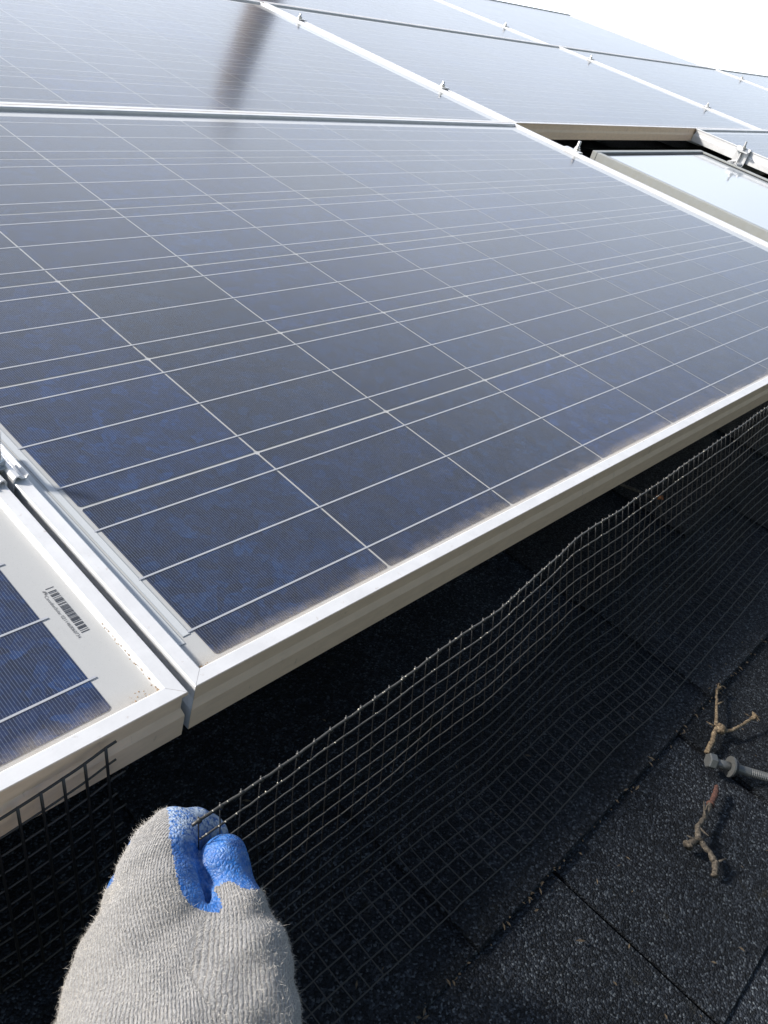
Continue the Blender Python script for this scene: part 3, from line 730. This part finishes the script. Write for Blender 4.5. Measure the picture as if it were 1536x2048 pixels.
#GLOVE#
# ------------------------------------------------------------------ gloved hand pinching the mesh (solved as one smooth volume)
FX = 1649.79
def cs(px, py, z): return np.array([(px - 768) / FX * z, (py - 1024) / FX * z, z])
CH = {
 'palm': [(385,1915,.378,.0160),(365,1990,.368,.0235),(368,2100,.352,.028),(370,2300,.330,.031)],
 'back': [(326,1800,.391,.0198),(290,1880,.384,.0215),(262,1980,.374,.0230),(250,2080,.358,.0245),(240,2300,.335,.028)],
 'edge': [(285,1850,.397,.0170),(242,1930,.390,.0195),(224,2020,.380,.0212),(215,2120,.364,.0225),(205,2300,.340,.026)],
 'mount': [(476,1868,.389,.0162),(482,1940,.378,.0222),(492,2040,.364,.0232),(505,2300,.340,.026)],
 'index': [(326,1800,.391,.0200),(317,1748,.398,.0185),(330,1703,.405,.0157),(352,1671,.416,.0130),(386,1663,.4275,.0106),(416,1668,.4365,.0092),(428,1692,.441,.0086)],
 'thumb': [(477,1900,.384,.0185),(477,1868,.389,.0158),(474,1815,.395,.0118),(457,1766,.401,.0098),(448,1728,.4045,.0112),(445,1716,.406,.0109)],
 'inner': [(416,1745,.409,.0078),(423,1790,.401,.0082),(426,1840,.392,.0085)],
 'middle': [(285,1850,.395,.0200),(272,1808,.404,.0155),(270,1783,.412,.0117),(290,1758,.424,.0105),(330,1740,.434,.0100),(360,1740,.440,.0095)],
 'ring': [(262,1890,.400,.0200),(250,1850,.418,.0135),(285,1810,.432,.0110),(330,1790,.438,.0100)],
 'little': [(262,1960,.395,.0220),(240,1915,.415,.0130),(270,1880,.430,.0100),(315,1860,.436,.0095)],
}
CP = {k: [(cs(*c[:3]), c[3]) for c in v] for k, v in CH.items()}
def smin(a, b, k):
    h = np.clip(.5 + .5 * (b - a) / k, 0, 1); return b * (1 - h) + a * h - k * h * (1 - h)
def seg_d(P, a, ra, b, rb_):
    ab = b - a; t = np.clip(((P - a) @ ab) / ab.dot(ab), 0, 1)
    return np.linalg.norm(P - a - t[..., None] * ab, axis=-1) - (ra + (rb_ - ra) * t), t
def chain_d(P, ch, k):
    d = None
    for (a, ra), (b, rb_) in zip(ch[:-1], ch[1:]):
        x, _ = seg_d(P, a, ra, b, rb_); d = x if d is None else smin(d, x, k)
    return d
h = .00095
lo = np.array([-.162, .128, .272]); hi = np.array([-.018, .302, .456])
dim = np.ceil((hi - lo) / h).astype(int)
gx, gy, gz = [lo[i] + h * np.arange(dim[i]) for i in range(3)]
P = np.stack(np.meshgrid(gx, gy, gz, indexing='ij'), -1).astype(np.float32)
def sdf(P):
    d = {k: chain_d(P, v, .005) for k, v in CP.items()}
    f = smin(smin(d['back'], d['edge'], .014), smin(d['palm'], d['mount'], .018), .020)
    f = smin(f, d['index'], .006); t = smin(d['thumb'], d['inner'], .0015)
    py_ = P[..., 1] / P[..., 2] * FX + 1024
    f = smin(f, t, .0007 + .0120 * np.clip((py_ - 1822) / 30, 0, 1))
    f = smin(f, d['middle'], .004); f = smin(f, d['ring'], .003); f = smin(f, d['little'], .003)
    # folds of loose cloth
    X, Y, Z = P[..., 0], P[..., 1], P[..., 2]
    f = f + .0006 * np.sin(X * 210 + Y * 130 + 1.5 * np.sin(Z * 90)) * np.sin(Y * 170 - Z * 110)
    # cloth pulled into a ridge at the crotch of thumb and finger, and the bunched fold behind the thumb tip
    for c0_, c1_, r in (((345,1848,.383),(392,1868,.380),.0082),((392,1868,.380),(447,1862,.381),.0088),((447,1862,.381),(488,1812,.388),.0072),((488,1800,.3905),(455,1788,.392),.0050)):
        x, _ = seg_d(P, cs(*c0_), r, cs(*c1_), r); f = smin(f, x, .0075)
    for ca, cb, r in (((403,1672,.400),(407,1740,.392),.0024),((407,1740,.392),(412,1816,.382),.0026),((428,1780,.3935),(482,1776,.3935),.0014)):
        x, _ = seg_d(P, cs(*ca), r, cs(*cb), r); f = -smin(-f, x, .0012)
    return f
F = sdf(P); S = F < 0
# naive surface nets
c8 = [(i, j, k) for i in (0, 1) for j in (0, 1) for k in (0, 1)]
def sl_(A, o): return A[o[0]:A.shape[0]-1+o[0], o[1]:A.shape[1]-1+o[1], o[2]:A.shape[2]-1+o[2]]
cnt = sum(sl_(S, o).astype(np.int8) for o in c8); act = (cnt > 0) & (cnt < 8)
idx = -np.ones(act.shape, int); ai = np.argwhere(act); idx[act] = np.arange(len(ai))
acc = np.zeros((len(ai), 3)); n_ = np.zeros(len(ai))
vals = {o: sl_(F, o)[act] for o in c8}
for a in c8:
    for b in c8:
        if a < b and sum(abs(p - q) for p, q in zip(a, b)) == 1:
            fa, fb = vals[a], vals[b]; mk = (fa < 0) != (fb < 0); t = np.where(mk, fa / np.where(mk, fa - fb, 1), 0)
            acc += np.where(mk[:, None], np.array(a) + t[:, None] * (np.array(b) - np.array(a)), 0); n_ += mk
V = lo + h * (ai + acc / n_[:, None])
faces = []
for ax in range(3):
    o = [0, 0, 0]; o[ax] = 1
    A = S[1:-1, 1:-1, 1:-1]; B = S[1+o[0]:S.shape[0]-1+o[0], 1+o[1]:S.shape[1]-1+o[1], 1+o[2]:S.shape[2]-1+o[2]]
    e = np.argwhere(A != B) + 1; fl = A[tuple((e - 1).T)]
    u_, v_ = [(1, 2), (2, 0), (0, 1)][ax]
    def cell(du, dv):
        q = e.copy(); q[:, u_] -= du; q[:, v_] -= dv; q = np.minimum(q, np.array(idx.shape) - 1); return idx[tuple(q.T)]
    q4 = np.stack([cell(1, 1), cell(0, 1), cell(0, 0), cell(1, 0)], 1)
    q4[~fl] = q4[~fl][:, ::-1]; ok = (q4 >= 0).all(1); faces.append(q4[ok])
Fc = np.concatenate(faces)
# attributes: projected glove coordinates, latex mask, rib coordinate
def grad(V):
    e = 4e-4; g = np.stack([sdf(V + d) - sdf(V - d) for d in np.eye(3) * e], -1); return g / (np.linalg.norm(g, axis=1, keepdims=True) + 1e-9)
N = grad(V)
px = V[:, 0] / V[:, 2] * FX + 768; py = V[:, 1] / V[:, 2] * FX + 1024
poly = np.array([(330,1600),(337,1640),(338,1665),(343,1700),(351,1742),(362,1786),(378,1808),(400,1822),(436,1826),(446,1815),(436,1790),(426,1777),(455,1763),(474,1770),(486,1778),(520,1780),(520,1600)], float)
def inside(x, y, pl):
    r = np.zeros(len(x), bool)
    for (x0, y0_), (x1, y1_) in zip(pl, np.roll(pl, -1, 0)):
        c = ((y0_ > y) != (y1_ > y)) & (x < (x1 - x0) * (y - y0_) / (y1_ - y0_ + 1e-9) + x0); r ^= c
    return r
jx = px + 2.2 * np.sin(py * .9) * np.sin(px * .37 + py * .21); jy = py + 2.0 * np.sin(px * .8)
latex = inside(jx, jy, poly) | ((N[:, 2] > .5) & (py < 1900)) | ((jx < 262) & (jy < 1778) & (V[:, 2] > .398))
D = {k: chain_d(V, v, .005) for k, v in CP.items()}
own = np.argmin(np.stack([np.minimum(D['back'], D['index']), np.minimum(D['thumb'], D['inner']), D['middle']], 1), 1)
AX = [(cs(*c[:3]), c[3]) for c in [(370,2300,.335,.058),(366,2060,.360,.0500),(358,1960,.375,.0450),(346,1890,.384,.0370),(332,1835,.390,.0260)]]
rib = np.zeros(len(V)); along_ = np.zeros(len(V))
for gi, ch in enumerate((AX + CP['index'], CP['thumb'], CP['middle'])):
    info = []; base = 0
    for (a, ra), (b, rb_) in zip(ch[:-1], ch[1:]):
        ab = b - a; Lk = np.linalg.norm(ab); t = np.clip(((V - a) @ ab) / (Lk * Lk), 0, 1); C = a + t[:, None] * ab; r = V - C; dist = np.linalg.norm(r, axis=1)
        tn = ab / Lk; f0 = np.array([0, 0, -1.0]) - tn * -tn[2]; f0 /= np.linalg.norm(f0); s0 = np.cross(tn, f0)
        ang = np.arctan2(r @ s0, r @ f0); rr_ = ra + (rb_ - ra) * t
        info.append((dist - rr_, ang, rr_, base + t * Lk)); base += Lk
    dm = np.min([q[0] for q in info], axis=0); ws = np.array([np.exp(-(q[0] - dm) / .006) for q in info]); ws /= ws.sum(0)
    ra_ = sum(w_ * q[1] * .032 * (q[2] / .032) ** .45 for w_, q in zip(ws, info)); al = sum(w_ * q[3] for w_, q in zip(ws, info))
    k_ = own == gi; rib[k_] = ra_[k_]; along_[k_] = al[k_]
W = (RC.T @ V.T).T + CAM
face_lat = latex[Fc].mean(1) > .5
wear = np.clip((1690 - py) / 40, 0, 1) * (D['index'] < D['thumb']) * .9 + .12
KN, n, b = mat('grey_wool_knit')
at = nd(n, 'ShaderNodeAttribute', attribute_name='knit'); sp = nd(n, 'ShaderNodeSeparateXYZ'); L(n, at.outputs['Vector'], sp.inputs[0])
v = coords(n); wob = math_(n, 'MULTIPLY', math_(n, 'SUBTRACT', noise(n, v, 130, 5, .7), .5), .0034)
xx = math_(n, 'ADD', sp.outputs[0], wob)
rbv = math_(n, 'ABSOLUTE', math_(n, 'SINE', math_(n, 'MULTIPLY', xx, math.pi / .0019)))
st = math_(n, 'ABSOLUTE', math_(n, 'SINE', math_(n, 'ADD', math_(n, 'MULTIPLY', sp.outputs[1], math.pi / .0019), math_(n, 'MULTIPLY', rbv, 1.6))))
fz = noise(n, v, 900, 4, .75); fz2 = noise(n, v, 2600, 2, .7)
hh_ = math_(n, 'ADD', math_(n, 'ADD', math_(n, 'MULTIPLY', rbv, .75), math_(n, 'MULTIPLY', st, .40)), math_(n, 'ADD', math_(n, 'MULTIPLY', fz, 2.0), math_(n, 'MULTIPLY', fz2, .5)))
c = mix(n, smooth(n, fz, .30, .66), (.13, .132, .136), (.385, .383, .38))
c = mix(n, smooth(n, rbv, .55, .12), c, (.24, .225, .205))
c = mix(n, math_(n, 'MULTIPLY', smooth(n, noise(n, v, 1300, 2, .8), .66, .72), .5), c, (.12, .11, .11))
L(n, c, b.inputs['Base Color']); b.inputs['Roughness'].default_value = 1.0; b.inputs['Specular IOR Level'].default_value = .1
b.inputs['Sheen Weight'].default_value = .35; b.inputs['Sheen Roughness'].default_value = .6
bump(n, hh_, .75, .0009, b)
LX, n, b = mat('blue_latex'); v = coords(n)
f1 = noise(n, v, 420, 5, .7); f2 = noise(n, v, 90, 3)
nv = nd(n, 'ShaderNodeTexVoronoi', feature='DISTANCE_TO_EDGE'); nv.inputs['Scale'].default_value = 520; L(n, v, nv.inputs['Vector'])
c = mix(n, smooth(n, f2, .3, .7), (.006, .080, .31), (.012, .135, .46))
c = mix(n, math_(n, 'MULTIPLY', smooth(n, f1, .50, .64), .35), c, (.12, .24, .42))
c = mix(n, math_(n, 'MULTIPLY', smooth(n, nv.outputs['Distance'], .10, .02), .35), c, (.01, .04, .18))
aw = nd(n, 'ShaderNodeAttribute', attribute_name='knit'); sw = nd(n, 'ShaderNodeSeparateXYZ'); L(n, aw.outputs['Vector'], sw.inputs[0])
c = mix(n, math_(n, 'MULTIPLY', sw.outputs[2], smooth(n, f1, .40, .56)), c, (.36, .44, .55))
L(n, c, b.inputs['Base Color']); b.inputs['Roughness'].default_value = .46
bump(n, math_(n, 'ADD', math_(n, 'MULTIPLY', f1, 1.0), math_(n, 'MULTIPLY', nv.outputs['Distance'], 1.6)), .7, .0007, b)
base_pt = Vector(tuple(W[np.argmax(py)]))
hand = empty('gloved_hand', ROOF @ Matrix.Translation(base_pt))
tag(hand, 'hand in grey knit work glove with blue rubber fingertips pinching the black mesh', 'hand')
def sub(name, msk, material):
    fs = Fc[msk]; ids, inv = np.unique(fs, return_inverse=True); fs = inv.reshape(fs.shape)
    me = bpy.data.meshes.new(name); me.from_pydata((W[ids] - np.array(base_pt)).tolist(), [], fs.tolist()); me.update()
    me.materials.append(material); me.polygons.foreach_set('use_smooth', [True] * len(me.polygons))
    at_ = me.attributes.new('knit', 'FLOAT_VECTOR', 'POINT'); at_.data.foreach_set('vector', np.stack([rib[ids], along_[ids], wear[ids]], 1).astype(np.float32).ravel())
    o = bpy.data.objects.new(name, me); COL.objects.link(o); o.parent = hand; return o, ids
kn, _ = sub('knit_glove', ~face_lat, KN)
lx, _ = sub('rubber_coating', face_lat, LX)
# loose wool fibres standing off the knit
FZ, n, b = mat('wool_fibre'); b.inputs['Base Color'].default_value = (.60, .57, .52, 1); b.inputs['Roughness'].default_value = 1.0
NW = (RC.T @ N.T).T
cand = Fc[~face_lat]; pick = rng.integers(0, len(cand), 65000)
mb = MB(); vv = []; ff = []
cen = W[cand[pick]].mean(1) - np.array(base_pt); nn = NW[cand[pick]].mean(1)
rd = rng.normal(0, 1, (len(pick), 3)); rd -= nn * (rd * nn).sum(1, keepdims=True) * .5; rd /= np.linalg.norm(rd, axis=1, keepdims=True)
ln_ = rng.gamma(2.2, .00055, len(pick))[:, None]; dd = nn * rng.uniform(.25, .9, (len(pick), 1)) + rd * .8; dd /= np.linalg.norm(dd, axis=1, keepdims=True)
sd = np.cross(dd, rng.normal(0, 1, dd.shape)); sd /= np.linalg.norm(sd, axis=1, keepdims=True); sd *= .000045
cen = cen + (rng.random((len(pick), 3)) - .5) * h - nn * .0001
mid = cen + dd * ln_ * .6; dd2 = dd + rng.normal(0, .5, dd.shape); tipp = mid + dd2 * ln_ * .5
A = np.stack([cen - sd, cen + sd, mid + sd, mid - sd, tipp], 1).reshape(-1, 3)
k5 = np.arange(len(pick))[:, None] * 5
me = bpy.data.meshes.new('wool_fuzz'); me.from_pydata(A.tolist(), [], [tuple(q) for q in (k5 + np.array([0, 1, 2, 3])).tolist()] + [tuple(q) for q in (k5 + np.array([3, 2, 4])).tolist()])
me.materials.append(FZ); fo = bpy.data.objects.new('wool_fuzz', me); COL.objects.link(fo); fo.parent = hand; fo['kind'] = 'stuff'
